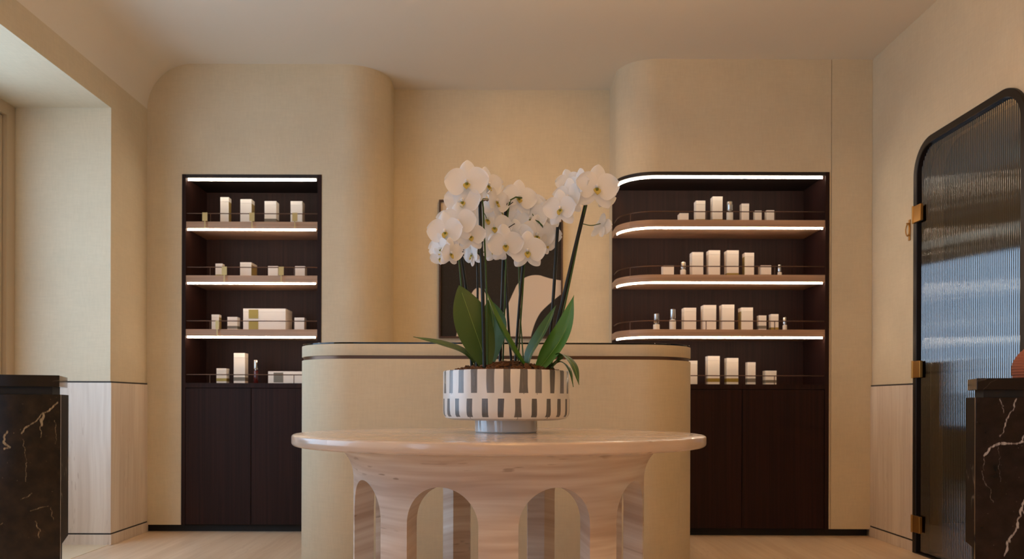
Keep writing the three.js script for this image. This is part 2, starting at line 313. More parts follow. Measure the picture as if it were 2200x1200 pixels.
// reeded glass door in the right wall, with a dim corridor behind it
{
  const d = new THREE.Group(); d.name = 'door_1'; d.position.set(XR, 0, -3.9); d.userData = { kind: 'structure', label: 'dark framed reeded glass door with rounded top and brass hinges', category: 'door' }; scene.add(d);
  const s = doorOutline(0, THREE.Shape); s.holes.push(doorOutline(0.03));
  const g = new THREE.ExtrudeGeometry(s, { depth: 0.07, bevelEnabled: true, bevelSize: 0.003, bevelThickness: 0.003, bevelSegments: 1, curveSegments: 20 });
  g.rotateY(Math.PI / 2); g.translate(-0.014, 0, 3.9);
  mesh('door_frame', metric(toCreasedNormals(g, 0.6)), M.steel, d);
  // reeds: convex ribs 15 mm apart
  const a0 = 3.43 + 0.031, a1 = 4.36 - 0.031, t = 2.115 - 0.031, r = 0.17 - 0.031, n = 58, per = 12, pos = [], nor = [], idx = [];
  for (let i = 0; i <= n * per; i++) {
    const a = a0 + (a1 - a0) * i / (n * per), ph = (i / per) % 1, w = (a1 - a0) / n, e = Math.min(a - a0, a1 - a);
    const top = e < r ? t - r + Math.sqrt(Math.max(0, r * r - (r - e) * (r - e))) : t, sl = 0.8 * Math.sin((ph - 0.5) * 2 * Math.PI) , xo = -0.0039 * (0.5 + 0.5 * Math.cos((ph - 0.5) * 2 * Math.PI));
    for (const y of [0.012, top]) { pos.push(0.01 + xo, y, 3.9 - a); const q = Math.hypot(1, sl); nor.push(-1 / q, 0, -sl / q * 1); }
    if (i) { const k = i * 2; idx.push(k - 2, k - 1, k, k, k - 1, k + 1); }
  }
  const gg = new THREE.BufferGeometry(); gg.setAttribute('position', new THREE.Float32BufferAttribute(pos, 3)); gg.setAttribute('normal', new THREE.Float32BufferAttribute(nor, 3)); gg.setIndex(idx);
  mesh('reeded_pane', gg, M.reeded, d);
  for (const y of [1.752, 0.95, 0.152]) {
    const h = mesh('hinge', box(-0.024, -0.008, y - 0.043, y + 0.043, -0.46 + 0.012, -0.46 + 0.085, 0.003), M.brass, d); h.position.set(0, 0, 0);
    mesh('knuckle', new THREE.CylinderGeometry(0.007, 0.007, 0.09, 12).translate(-0.022, y, -0.452), M.brass, h);
  }
  struct('wall_corridor_end', box(3.45, 3.6, 0, CEIL, -5.6, -1.5), M.corridor, 'dim olive wall seen through the glass door', 'wall');
  struct('wall_corridor_far', box(XR + 0.14, 3.45, 0, CEIL, -5.6, -5.45), M.corridor, 'far dim corridor wall behind the glass door', 'wall');
  struct('wall_corridor_near', box(XR + 0.14, 3.45, 0, CEIL, -1.65, -1.5), M.corridor, 'near dim corridor wall behind the glass door', 'wall');
}

// ---------------------------------------------------------------- cabinets
function ledLight(w, x, y, z, power) {
  const l = new THREE.RectAreaLight(new THREE.Color().setRGB(1, 0.8, 0.58), power, w, 0.014);
  l.position.set(x, y, z); l.rotation.set(-Math.PI / 2 - 0.0, 0, 0); l.name = 'led_light'; scene.add(l); return l;
}
const SHELF_Y = [1.84, 1.521, 1.202], DECK = 0.883, ST = 0.041, LED_P = 1.5;
function bar(path, w, h, y0, name, mat, parent) { // a strip that follows a plan path, w wide to the inside, from y0 up
  const s = new THREE.Shape(), left = [], right = [];
  path.forEach((p, i) => {
    const a = path[Math.max(0, i - 1)], b = path[Math.min(path.length - 1, i + 1)], t = new THREE.Vector2(b.x - a.x, b.y - a.y).normalize();
    left.push(new THREE.Vector2(p.x - t.y * w, p.y + t.x * w)); right.push(p.clone());
  });
  [...right, ...left.reverse()].forEach((p, i) => i ? s.lineTo(p.x, p.y) : s.moveTo(p.x, p.y));
  return mesh(name, raise(s, y0, y0 + h), mat, parent);
}
function buildCabinet(kind) {
  const L = kind === 'left', zf = L ? ZL : ZR, x0 = L ? LX0 : RX0, x1 = L ? LX1 : RX1;
  const ox = (x0 + x1) / 2, oz = -zf;
  const cab = thing('display_cabinet', L ? 'dark wood wall cabinet with straight lit shelves on the left' : 'dark wood wall cabinet with lit shelves curving round the right pillar', 'cabinet', [0, 0, 0], 0);
  const B = (...a) => box(...a), T = 0.024, zb = zf - NICHE;
  // plan of the front edge, from left to right in (x, -z)
  const front = (inset, xa, xb, r) => {
    const pts = [];
    if (L) { for (let i = 0; i <= 4; i++) pts.push(new THREE.Vector2(xa + (xb - xa) * i / 4, oz + inset)); }
    else {
      const cx = RX0 + RRV, cz = oz + RRV, R = RRV - inset;
      pts.push(new THREE.Vector2(cx - R, -zb - 0.004));
      for (let i = 0; i <= 16; i++) { const a = Math.PI + (Math.PI / 2) * i / 16; pts.push(new THREE.Vector2(cx + R * Math.cos(a), cz + R * Math.sin(a))); }
      for (let i = 1; i <= 4; i++) pts.push(new THREE.Vector2(cx + (xb - cx) * i / 4, oz + inset));
    }
    return pts;
  };
  const plan = (inset, xa, xb, back) => { const p = front(inset, xa, xb), s = new THREE.Shape(); p.forEach((q, i) => i ? s.lineTo(q.x, q.y) : s.moveTo(q.x, q.y)); s.lineTo(xb, back); s.lineTo(L ? xa : RX0 + inset, back); return s; };
  mesh('back_panel', B(x0 + 0.001, x1 - 0.001, BASE, TOP - 0.001, zb - 0.018, zb), M.darkWood, cab);
  mesh('side_panel', B(x1 - T, x1 - 0.001, BASE, TOP - 0.001, zb, zf + 0.004), M.darkWood, cab);
  if (L) mesh('side_panel', B(x0 + 0.001, x0 + T, BASE, TOP - 0.001, zb, zf + 0.004), M.darkWood, cab);
  const ix0 = L ? x0 + T : RX0, ix1 = x1 - T;
  mesh('top_panel', raise(plan(-0.002, ix0, ix1, -zb), TOP - 0.022, TOP - 0.001), M.darkTrim, cab);
  mesh('deck', raise(plan(-0.002, ix0, ix1, -zb), DECK - 0.028, DECK), M.darkWood, cab);
  // lower doors
  const doorsY0 = BASE + 0.002, doorsY1 = DECK - 0.031;
  if (L) { const m = (ix0 + ix1) / 2; mesh('door', B(ix0 + 0.001, m - 0.0015, doorsY0, doorsY1, zf - 0.018, zf + 0.002, 0.002), M.darkWood, cab); mesh('door', B(m + 0.0015, ix1 - 0.001, doorsY0, doorsY1, zf - 0.018, zf + 0.002, 0.002), M.darkWood, cab); }
  else {
    const xs = [RX0 + RRV + 0.02, 1.408, ix1 - 0.001];
    for (let i = 0; i < 2; i++) mesh('door', B(xs[i] + 0.0015, xs[i + 1] - 0.0015, doorsY0, doorsY1, zf - 0.018, zf + 0.002, 0.002), M.darkWood, cab);
    const curve = front(0, ix0, ix1).slice(0, 18); curve.push(new THREE.Vector2(xs[0] - 0.0015, oz));
    bar(curve, 0.018, doorsY1 - doorsY0, doorsY0, 'curved_door', M.darkWood, cab);
  }
  const ledPath = (inset, xe) => { const p = front(inset, ix0 + 0.006, ix1 - xe); return L ? p : p.slice(2); };
  // the top light, then three shelves with light and rail
  bar(ledPath(0.012, 0.012), 0.004, 0.013, TOP - 0.035, 'led_strip', M.led, cab);
  const lightAt = (y) => {
    if (L) ledLight(ix1 - ix0 - 0.03, (ix0 + ix1) / 2, y, zf - 0.02, LED_P);
    else {
      ledLight(ix1 - RX0 - RRV - 0.02, (ix1 + RX0 + RRV) / 2, y, zf - 0.02, LED_P);
      const l = ledLight(0.3, RX0 + RRV - (RRV - 0.02) * 0.69, y, zf - RRV + (RRV - 0.02) * 0.69, LED_P); l.rotation.set(-Math.PI / 2, 0, Math.PI / 4);
    }
  };
  lightAt(TOP - 0.041);
  const railPath = (y) => front(0.012, ix0, ix1).map((p) => V(p.x, y, -p.y));
  const railing = (y, parent) => {
    const r = mesh('guard_rail', tube(railPath(y + 0.05), 0.003, L ? 8 : 60, 8), M.bronze, parent);
    const pts = L ? [0.18, 0.82].map((k) => V(ix0 + (ix1 - ix0) * k, 0, zf - 0.012)) : [V(RX0 + RRV * 0.3 + 0.004, 0, zf - RRV * 0.29 - 0.006), V(1.2, 0, zf - 0.012), V(1.6, 0, zf - 0.012)];
    for (const p of pts) mesh('rail_post', new THREE.CylinderGeometry(0.0025, 0.0025, 0.05, 8).translate(p.x, y + 0.025, p.z), M.bronze, parent);
    return r;
  };
  SHELF_Y.forEach((y) => {
    const s = mesh('shelf', raise(plan(0.0, ix0, ix1, -zb), y - ST, y, 0.0015), M.shelfWood, cab);
    bar(ledPath(0.006, 0.012), 0.004, 0.010, y - ST - 0.0105, 'led_strip', M.led, s);
    railing(y, s);
    lightAt(y - ST - 0.013);
  });
  railing(DECK, cab);
  return cab;
}
buildCabinet('left'); buildCabinet('right');

// ---------------------------------------------------------------- things on the shelves
const ORD = ['first', 'second', 'third', 'fourth', 'fifth', 'sixth', 'seventh', 'eighth', 'ninth'];
const SHELF_NAME = ['top shelf', 'second shelf', 'third shelf', 'cabinet deck'];
const shelfY = [...SHELF_Y, DECK];
function placeX(px0, px1, zf, back) { const D = -zf + back; return [(px0 - PX) * D / FOCAL, (px1 - PX) * D / FOCAL, D]; }
function carton(px0, px1, hpx, side, shelf, opts, label) {
  const zf = side === 'left' ? ZL : ZR, back = opts.back ?? 0.09, [xa, xb, D] = placeX(px0, px1, zf, back), w = xb - xa, h = hpx * D / FOCAL, d = opts.d ?? Math.min(w * 0.95, 0.085), y = shelfY[shelf] + (opts.lift ?? 0);
  const t = thing('product_carton', label, 'carton', [(xa + xb) / 2, y, -D - d / 2], opts.turn ?? 0, opts.flat ? 'long flat cartons' : 'white cartons on the lit shelves');
  const lid = opts.flat ? 0.3 : 0.16, hb = h * (1 - lid), mats = opts.gold ? [M.cardGold, M.cardGold, M.card, M.card, M.card, M.card] : M.card;
  const bg = new THREE.BoxGeometry(w, hb, d).translate(0, hb / 2, 0);
  mesh('carton_body', bg, mats, t);
  mesh('lid', new RoundedBoxGeometry(w + 0.0008, h * lid, d + 0.0008, 1, 0.001).translate(0, hb + h * lid / 2 + 0.0004, 0), opts.gold ? M.cardLid : M.cardLid, t);
  if (opts.band) { const bh = Math.min(0.022, h * 0.2), by = opts.low ? bh / 2 + 0.001 : bh * 1.2; mesh('label_band', new THREE.BoxGeometry(w + 0.001, bh, d + 0.001).translate(0, by, 0), opts.band === 'grey' ? M.greyBand : M.gold, t); }
  if (opts.square) mesh('label_square', new THREE.BoxGeometry(0.058, h * 0.82, 0.001).translate(-w / 2 + 0.062, h * 0.5, d / 2 + 0.001), opts.square === 'grey' ? M.greyBand : M.gold, t);
  return t;
}
function bottle(pxc, wpx, hpx, capFrac, side, shelf, body, label, back = 0.07) {
  const zf = side === 'left' ? ZL : ZR, [xa, xb, D] = placeX(pxc - wpx / 2, pxc + wpx / 2, zf, back), r = (xb - xa) / 2, h = hpx * D / FOCAL, c = h * capFrac;
  const t = thing('product_bottle', label, 'bottle', [(xa + xb) / 2, shelfY[shelf], -D - r], 0, 'small bottles on the lit shelves');
  const lathe = (pts) => new THREE.LatheGeometry(pts.map(([a, b]) => new THREE.Vector2(a, b)), 20);
  const hb = h - c - 0.004;
  mesh('bottle_body', toCreasedNormals(lathe([[0, 0], [r * 0.92, 0], [r, 0.002], [r, hb * 0.86], [r * 0.9, hb * 0.96], [r * 0.55, hb], [0, hb]]), 0.6), body, t);
  mesh('bottle_neck', new THREE.CylinderGeometry(r * 0.5, r * 0.5, 0.006, 14).translate(0, hb + 0.002, 0), M.chrome, t);
  mesh('bottle_cap', toCreasedNormals(lathe([[0, h - c], [r * 0.86, h - c], [r * 0.88, h - c + 0.001], [r * 0.88, h - 0.002], [r * 0.8, h], [0, h]]), 0.6), M.chrome, t);
  return t;
}
const cartonRow = (side, shelf, rows) => rows.forEach(([a, b, h, o, look]) => carton(a, b, h, side, shelf, o, look));
const LC = 'left cabinet', RC = 'right cabinet';
cartonRow('left', 0, [
  [472, 490, 59, { gold: 1 }, 'tallest white carton with gold side, leftmost on the left cabinet top shelf'],
  [515, 539, 55, { gold: 1 }, 'tall white carton, second from left on the left cabinet top shelf'],
  [567, 592, 51, { band: 'grey' }, 'tall white carton with grey band, third on the left cabinet top shelf'],
  [623, 648, 51, {}, 'tall white carton, rightmost on the left cabinet top shelf']]);
cartonRow('left', 1, [
  [462, 477, 30, { gold: 1, band: 'gold', low: 1 }, 'narrow white carton with gold foot, leftmost on the left cabinet second shelf'],
  [515, 539, 33, { gold: 1, d: 0.12 }, 'white carton with wide gold side, second on the left cabinet second shelf'],
  [575, 596, 25, {}, 'low white carton beside gold tag on the left cabinet second shelf'],
  [633, 654, 25, {}, 'low white cube carton, rightmost on the left cabinet second shelf']]);
cartonRow('left', 2, [
  [454, 470, 34, { gold: 1 }, 'narrow white carton, leftmost on the left cabinet third shelf'],
  [488, 509, 29, { band: 'grey' }, 'small cube carton beside the long stacked cartons on the left cabinet'],
  [522, 613, 23.4, { flat: 1, square: 'gold', d: 0.16 }, 'long white carton with gold square, lower one of the stacked pair'],
  [522, 613, 23.4, { flat: 1, square: 'gold', d: 0.16, lift: 0.0665 }, 'long white carton with gold square, upper one of the stacked pair'],
  [632, 653, 28, {}, 'white cube carton, rightmost on the left cabinet third shelf']]);
cartonRow('left', 3, [
  [465, 486, 32, { band: 'gold' }, 'small white carton with gold band, leftmost on the left cabinet deck'],
  [502, 526, 65, { band: 'grey' }, 'tallest white carton on the left cabinet deck beside the slim bottle'],
  [576, 664, 26, { flat: 1, square: 'grey', d: 0.16 }, 'long white carton with grey square on the left cabinet deck']]);
bottle(548, 10, 50, 0.4, 'left', 3, M.redGlass, 'slim dark red bottle with silver cap on the left cabinet deck');
cartonRow('right', 0, [
  [1459, 1478, 21, { d: 0.06 }, 'low white carton, leftmost on the right cabinet top shelf'],
  [1494, 1514, 48, { band: 'gold', low: 1 }, 'tall white carton, second from left on the right cabinet top shelf'],
  [1530, 1551, 57, { band: 'gold', low: 1 }, 'tallest white carton on the right cabinet top shelf'],
  [1592, 1608, 42, {}, 'white carton right of the silver capped bottle on the right top shelf'],
  [1621, 1635, 27, { band: 'gold', low: 1 }, 'small white carton, second from right on the right cabinet top shelf'],
  [1646, 1662, 28, { band: 'gold', low: 1 }, 'small white carton, rightmost on the right cabinet top shelf']]);
bottle(1568.5, 14, 46, 0.42, 'right', 0, M.frost, 'frosted bottle with silver cap on the right cabinet top shelf');
cartonRow('right', 1, [
  [1424, 1447, 24, {}, 'low white carton, leftmost on the right cabinet second shelf'],
  [1486, 1510, 53, {}, 'tall white carton, leftmost of four on the right cabinet second shelf'],
  [1522, 1546, 57, {}, 'tall white carton, second of four on the right cabinet second shelf'],
  [1561, 1586, 57, { band: 'gold', low: 1 }, 'tall white carton with broad gold foot on the right second shelf'],
  [1599, 1619, 52, { gold: 1 }, 'tall white carton with gold side on the right cabinet second shelf'],
  [1634, 1656, 25, { band: 'gold', low: 1 }, 'low white carton with gold foot on the right cabinet second shelf']]);
bottle(1468, 12, 31, 0.45, 'right', 1, M.frost, 'small pale pot bottle with dark gap cap beside the four tall cartons');
bottle(1675.5, 9, 26, 0.55, 'right', 1, M.frost, 'slim small bottle, rightmost on the right cabinet second shelf');
cartonRow('right', 2, [
  [1469, 1495, 49, {}, 'white carton beside two silver bottles on the right cabinet third shelf'],
  [1511, 1538, 55, {}, 'tall white carton, left of the tallest pair on the right third shelf'],
  [1551, 1577, 56, {}, 'tall white carton, right of the tallest pair on the right third shelf'],
  [1592, 1617, 50, { gold: 1 }, 'white carton with gold side on the right cabinet third shelf'],
  [1630, 1646, 33, { band: 'grey' }, 'small white carton with grey band on the right cabinet third shelf'],
  [1656, 1672, 36, { band: 'gold', low: 1 }, 'small white carton with gold foot on the right cabinet third shelf']]);
bottle(1411, 14, 36, 0.58, 'right', 2, M.frost, 'short bottle with broad silver cap, leftmost on the right third shelf');
bottle(1446, 14, 46, 0.45, 'right', 2, M.frost, 'tall bottle with silver cap left of the right third shelf cartons');
bottle(1687, 9, 29, 0.5, 'right', 2, M.frost, 'slim small bottle, rightmost on the right cabinet third shelf');
cartonRow('right', 3, [
  [1470, 1498, 51, {}, 'white carton half hidden by the reception counter on the right cabinet deck'],
  [1521, 1546, 61, { band: 'gold' }, 'tallest white carton with gold band on the right cabinet deck'],
  [1562, 1586, 57, { band: 'gold' }, 'second tallest white carton with gold band on the right cabinet deck'],
  [1606, 1623, 48, { band: 'grey' }, 'narrow white carton with grey band on the right cabinet deck'],
  [1645, 1668, 30, { band: 'grey' }, 'low white carton with grey band, rightmost on the right cabinet deck']]);
// brass price tags clipped over the shelf rails of the left cabinet
function priceTag(px, shelf, label, w = 11) {
  const D = -ZL - 0.006, x = (px - PX) * D / FOCAL, y = shelfY[shelf], ww = w * D / FOCAL;
  const t = thing('price_tag', label, 'tag', [x, y, -D + 0.009], 0, 'brass tags on the left cabinet shelves');
  mesh('tag_plate', box(-ww / 2, ww / 2, 0.0, 0.05, -0.0008, 0.0008), M.tag, t);
  mesh('stem', box(-0.003, 0.003, -ST + 0.002, 0.0, -0.0008, 0.0008), M.tag, t);
}
priceTag(440, 0, 'brass tag near the left end of the left cabinet top shelf');
priceTag(541, 0, 'brass tag at the middle of the left cabinet top shelf');
priceTag(633, 0, 'brass tag in front of the rightmost carton on the left top shelf');
priceTag(482, 1, 'brass tag at the left on the left cabinet second shelf');
priceTag(604, 1, 'brass tag right of centre on the left cabinet second shelf');
priceTag(467, 2, 'brass tag in front of the narrow carton on the left third shelf', 7);

// ---------------------------------------------------------------- reception counter
{
  const c = thing('reception_counter', 'cream rounded reception counter with dark metal groove and glass top', 'counter', [-0.02, 0, -4.07]);
  const plan = (i) => {
    const s = new THREE.Shape(), w = 0.927 - i, z0 = -0.32 + i, z1 = 0.32 - i, r = 0.28 - i; // local (x, -z): front is z0
    s.moveTo(-w + r, z0); s.lineTo(w - r, z0); s.absarc(w - r, z0 + r, r, -Math.PI / 2, 0, false); s.lineTo(w, z1 - r); s.absarc(w - r, z1 - r, r, 0, Math.PI / 2, false);
    s.lineTo(-w + r, z1); s.absarc(-w + r, z1 - r, r, Math.PI / 2, Math.PI, false); s.lineTo(-w, z0 + r); s.absarc(-w + r, z0 + r, r, Math.PI, Math.PI * 1.5, false);
    return s;
  };
  mesh('counter_body', raise(plan(0), 0.001, 0.966, 0.002, 40), M.counterCloth, c);
  mesh('metal_groove', raise(plan(0.008), 0.966, 0.981, 0, 40), M.bronze, c);
  mesh('counter_top', raise(plan(0), 0.981, 1.033, 0.002, 40), M.counterCloth, c);
  mesh('glass_top', raise(plan(0.004), 1.0335, 1.0405, 0.001, 40), M.counterGlass, c);
}

// ---------------------------------------------------------------- round stone table
const TX = -0.004, TZ = -2.565, TY = 0.677;
{
  const t = thing('round_table', 'round travertine table with arched pedestal base', 'table', [TX, 0, TZ]);
  const R = 0.617, th = 0.032, prof = [[0, TY - th], [R - 0.012, TY - th]];
  for (let i = 0; i <= 5; i++) { const a = -Math.PI / 2 * (1 - i / 5); prof.push([R - 0.01 + 0.01 * Math.cos(a), TY - th + 0.01 + 0.01 * Math.sin(a)]); }
  for (let i = 0; i <= 5; i++) { const a = Math.PI / 2 * i / 5; prof.push([R - 0.007 + 0.007 * Math.cos(a), TY - 0.007 + 0.007 * Math.sin(a)]); }
  prof.push([R - 0.06, TY], [0, TY]);
  const tg = toCreasedNormals(new THREE.LatheGeometry(prof.map(([a, b]) => new THREE.Vector2(a, b)), 128), 0.5);
  const cyl = (g) => { const p = g.attributes.position, uv = new Float32Array(p.count * 2); for (let i = 0; i < p.count; i++) { const x = p.getX(i), z = p.getZ(i), r = Math.hypot(x, z); uv[2 * i] = Math.atan2(x, z) * 0.509296 + r * 0.35; uv[2 * i + 1] = p.getY(i) + r * 0.25; } g.setAttribute('uv', new THREE.BufferAttribute(uv, 2)); return g; };
  mesh('table_top', metric(tg), M.travertinePolished, t);
  const Ro = 0.438, Ri = 0.38, y1 = TY - th, bp = [[Ri, 0.001], [Ro, 0.001], [Ro, y1 - 0.1]];
  for (let i = 1; i <= 12; i++) { const a = i / 12 * Math.PI / 2; bp.push([Ro + 0.075 * (1 - Math.cos(a)), y1 - 0.1 + 0.1 * Math.sin(a)]); }
  bp.push([Ri, y1], [Ri, 0.001]);
  const bg = toCreasedNormals(new THREE.LatheGeometry(bp.map(([a, b]) => new THREE.Vector2(a, b)), 180), 0.6);
  const cuts = [];
  for (let k = 0; k < 9; k++) {
    const w = 0.1008, sp = 0.452, s = new THREE.Shape(); s.moveTo(-w, -0.1); s.lineTo(w, -0.1); s.lineTo(w, sp); s.absarc(0, sp, w, 0, Math.PI, false); s.lineTo(-w, -0.1);
    const g = new THREE.ExtrudeGeometry(s, { depth: 0.3, bevelEnabled: false, curveSegments: 20 }).translate(0, 0, 0.25); g.rotateY((20 + 40 * k) * Math.PI / 180);
    cuts.push(toCreasedNormals(g, 0.5));
  }
  mesh('arched_base', cyl(subtract(bg.index ? bg.toNonIndexed() : bg, ...cuts)), M.travertine, t);
}

// ---------------------------------------------------------------- planter bowl
const BX = 0.0185, BZ = -2.66;
{
  const t = thing('planter_bowl', 'white footed ceramic bowl painted with two rows of grey strokes', 'planter', [BX, TY, BZ]);
  const pattern = canvasTexture(2048, 256, (g) => {
    g.fillStyle = '#ece8e2'; g.fillRect(0, 0, 2048, 256);
    const stroke = (u, y0, y1, w, tone) => {
      const l = [0, 1, 2, 3].map(() => w * rr(0.42, 0.54)), q = [0, 1, 2, 3].map(() => w * rr(0.42, 0.54)), h = (y1 - y0) / 3, flare = rr(-0.05, 0.16) * w;
      for (const ox of [-2048, 0, 2048]) {
        const x = u + ox; g.fillStyle = `rgb(${tone},${tone - 3},${tone - 5})`; g.beginPath(); g.moveTo(x - l[0], y0);
        g.bezierCurveTo(x - l[1], y0 + h, x - l[2], y0 + 2 * h, x - l[3] - flare, y1); g.lineTo(x + q[3] + flare, y1); g.bezierCurveTo(x + q[2], y0 + 2 * h, x + q[1], y0 + h, x + q[0], y0); g.fill();
        for (let k = 0; k < 6; k++) { const c = tone + Math.round((hash(k, Math.round(u), 3) - 0.4) * 40); g.fillStyle = `rgba(${c},${c - 3},${c - 5},0.5)`; g.fillRect(x - w * 0.36 + hash(k, Math.round(u), 5) * w * 0.62, y0 + hash(k, Math.round(u), 7) * 40, 5, (y1 - y0) * (0.3 + 0.5 * hash(k, Math.round(u), 8))); }
      }
    };
    for (let k = 0; k < 25; k++) {
      const p = 2048 / 25;
      stroke(((k * p) + rr(-3, 3) + 2048) % 2048, 0, 118, rr(33, 41), 112 + Math.round(rr(-8, 14)));
      stroke(((k + 0.68) * p + rr(-3, 3) + 2048) % 2048, 146, 238, rr(28, 34), 98 + Math.round(rr(-10, 12)));
    }
  });
  const mat = phys({ map: pattern, roughness: 0.38, clearcoat: 0.35, clearcoatRoughness: 0.15 });
  const y0 = 0.04, H = 0.153, R = 0.2, prof = [[0, y0], [R - 0.03, y0], [R - 0.008, y0 + 0.006], [R - 0.001, y0 + 0.018], [R, y0 + 0.03], [R, y0 + H - 0.004], [R - 0.002, y0 + H], [R - 0.007, y0 + H], [R - 0.009, y0 + H - 0.004], [R - 0.009, y0 + 0.05], [0, y0 + 0.05]];
  const g = new THREE.LatheGeometry(prof.map(([a, b]) => new THREE.Vector2(a, b)), 96), p = g.attributes.position;
  for (let i = 0; i < p.count; i++) { const r = Math.hypot(p.getX(i), p.getZ(i)); g.attributes.uv.setY(i, r < R - 0.0095 ? 0.003 : clamp((p.getY(i) - y0) / H)); }
  mesh('bowl', toCreasedNormals(g, 0.7), mat, t);
  mesh('foot', toCreasedNormals(new THREE.LatheGeometry([[0, 0.0005], [0.097, 0.0005], [0.1, 0.004], [0.1, 0.041], [0, 0.041]].map(([a, b]) => new THREE.Vector2(a, b)), 64), 0.6), phys({ color: '#e6e6e8', roughness: 0.12, clearcoat: 0.8, clearcoatRoughness: 0.04 }), t);
  const soil = new THREE.LatheGeometry([[0, 0.222], [0.05, 0.218], [0.1, 0.208], [0.15, 0.192], [0.189, 0.182], [0.189, 0.1], [0, 0.1]].map(([a, b]) => new THREE.Vector2(a, b)), 40);
  mesh('soil', soil, M.barkDark, t);
  const chips = [];
  for (let i = 0; i < 420; i++) {
    const a = rr(0, 6.283), r = 0.18 * Math.sqrt(rnd()), y = 0.222 - 0.034 * (r / 0.18) ** 1.6, c = new RoundedBoxGeometry(rr(0.008, 0.022), rr(0.004, 0.009), rr(0.006, 0.015), 1, 0.0015);
    c.rotateX(rr(-0.6, 0.6)); c.rotateY(rr(0, 6.28)); c.rotateZ(rr(-0.6, 0.6)); c.translate(r * Math.cos(a), y, r * Math.sin(a)); chips.push(c);
  }
  const bk = mesh('bark_chips', mergeGeometries(chips), M.bark, t); bk.userData.kind = 'stuff';
}

// ---------------------------------------------------------------- orchids
function petalGeo(len, wid, p, cup, curl, ruffle, nu = 12, nv = 8, e = 0.46) {
  const pos = [], idx = [];
  for (let i = 0; i <= nu; i++) for (let j = 0; j <= nv; j++) {
    const u = 1 - Math.pow(1 - i / nu, 1.9), v = j / nv * 2 - 1, w = wid / 2 * Math.pow(Math.sin(Math.PI * Math.min(0.995, 0.03 + 0.965 * Math.pow(u, p))), u > 0.5 ? e : 0.56);
    const y = len * (u - 0.1 * v * v * u * w / (wid / 2)), x = w * v;
    pos.push(x, y, cup * v * v * u + curl * u * u + ruffle * Math.sin(3.1 * v + 4 * u) * u);
  }
  for (let i = 0; i < nu; i++) for (let j = 0; j < nv; j++) { const a = i * (nv + 1) + j, b = a + nv + 1; idx.push(a, a + 1, b, b, a + 1, b + 1); }
  const g = new THREE.BufferGeometry(); g.setAttribute('position', new THREE.Float32BufferAttribute(pos, 3)); g.setIndex(idx); g.computeVertexNormals(); return g;
}
const sepalG = [petalGeo(0.063, 0.044, 1.2, -0.004, -0.004, 0.001, 14, 8, 0.4), petalGeo(0.06, 0.04, 1.1, -0.003, -0.006, 0.0014, 14, 8, 0.4)];
const wingG = [petalGeo(0.060, 0.074, 1.0, 0.004, 0.004, 0.0018), petalGeo(0.058, 0.070, 0.95, 0.006, 0.006, 0.0026)];
const lipG = petalGeo(0.022, 0.02, 0.8, 0.007, 0.008, 0.001, 6, 6, 0.56);
const columnG = new THREE.SphereGeometry(0.0048, 10, 8).scale(1, 1.2, 1.4);
const throatG = new THREE.SphereGeometry(0.0042, 10, 8);
function flower(parent, px, py, D, rpx, yaw = 0, pitch = 0, roll = 0) {
  const f = new THREE.Group(); f.name = 'flower'; const p = at(px, py, D).sub(parent.position);
  f.position.copy(p); f.rotation.set(pitch, yaw, roll, 'YXZ');
  const s = rpx * D / FOCAL / 0.0555; f.scale.setScalar(s); parent.add(f);
  const add = (n, g, m, rz, z, extra) => { const q = mesh(n, g, m, f); q.rotation.z = rz; q.position.z = z; if (extra) q.rotation.x = extra; return q; };
  const j = () => rr(-0.08, 0.08);
  add('sepal', sepalG[0], M.petal, j(), -0.002); add('sepal', sepalG[1], M.petal, 2.45 + j(), -0.003); add('sepal', sepalG[1], M.petal, -2.45 + j(), -0.003);
  const w = wingG[rnd() < 0.5 ? 0 : 1];
  add('petal', w, M.petal, 1.42 + j(), 0.001); add('petal', w, M.petal, -1.42 + j(), 0.001);
  add('lip', lipG, M.lip, Math.PI + j(), 0.004, 0.0); const c = add('column', columnG, M.petal, 0, 0.007); c.position.y = 0.003; const th = add('throat', throatG, M.throat, 0, 0.006); th.position.y = -0.005;
  return p;
}
function orchid(label, [bx, by, bd]) { const b = at(bx, by, bd); return thing('orchid_plant', label, 'orchid', [b.x, b.y, b.z], 0, 'white moth orchids in the bowl'); }
const rel = (o, px, py, D) => at(px, py, D).sub(o.position);
function stick(o, name, pts, r, mat) { return mesh(name, tube(pts.map(([x, y, d]) => rel(o, x, y, d)), r, 28, 8), mat, o); }
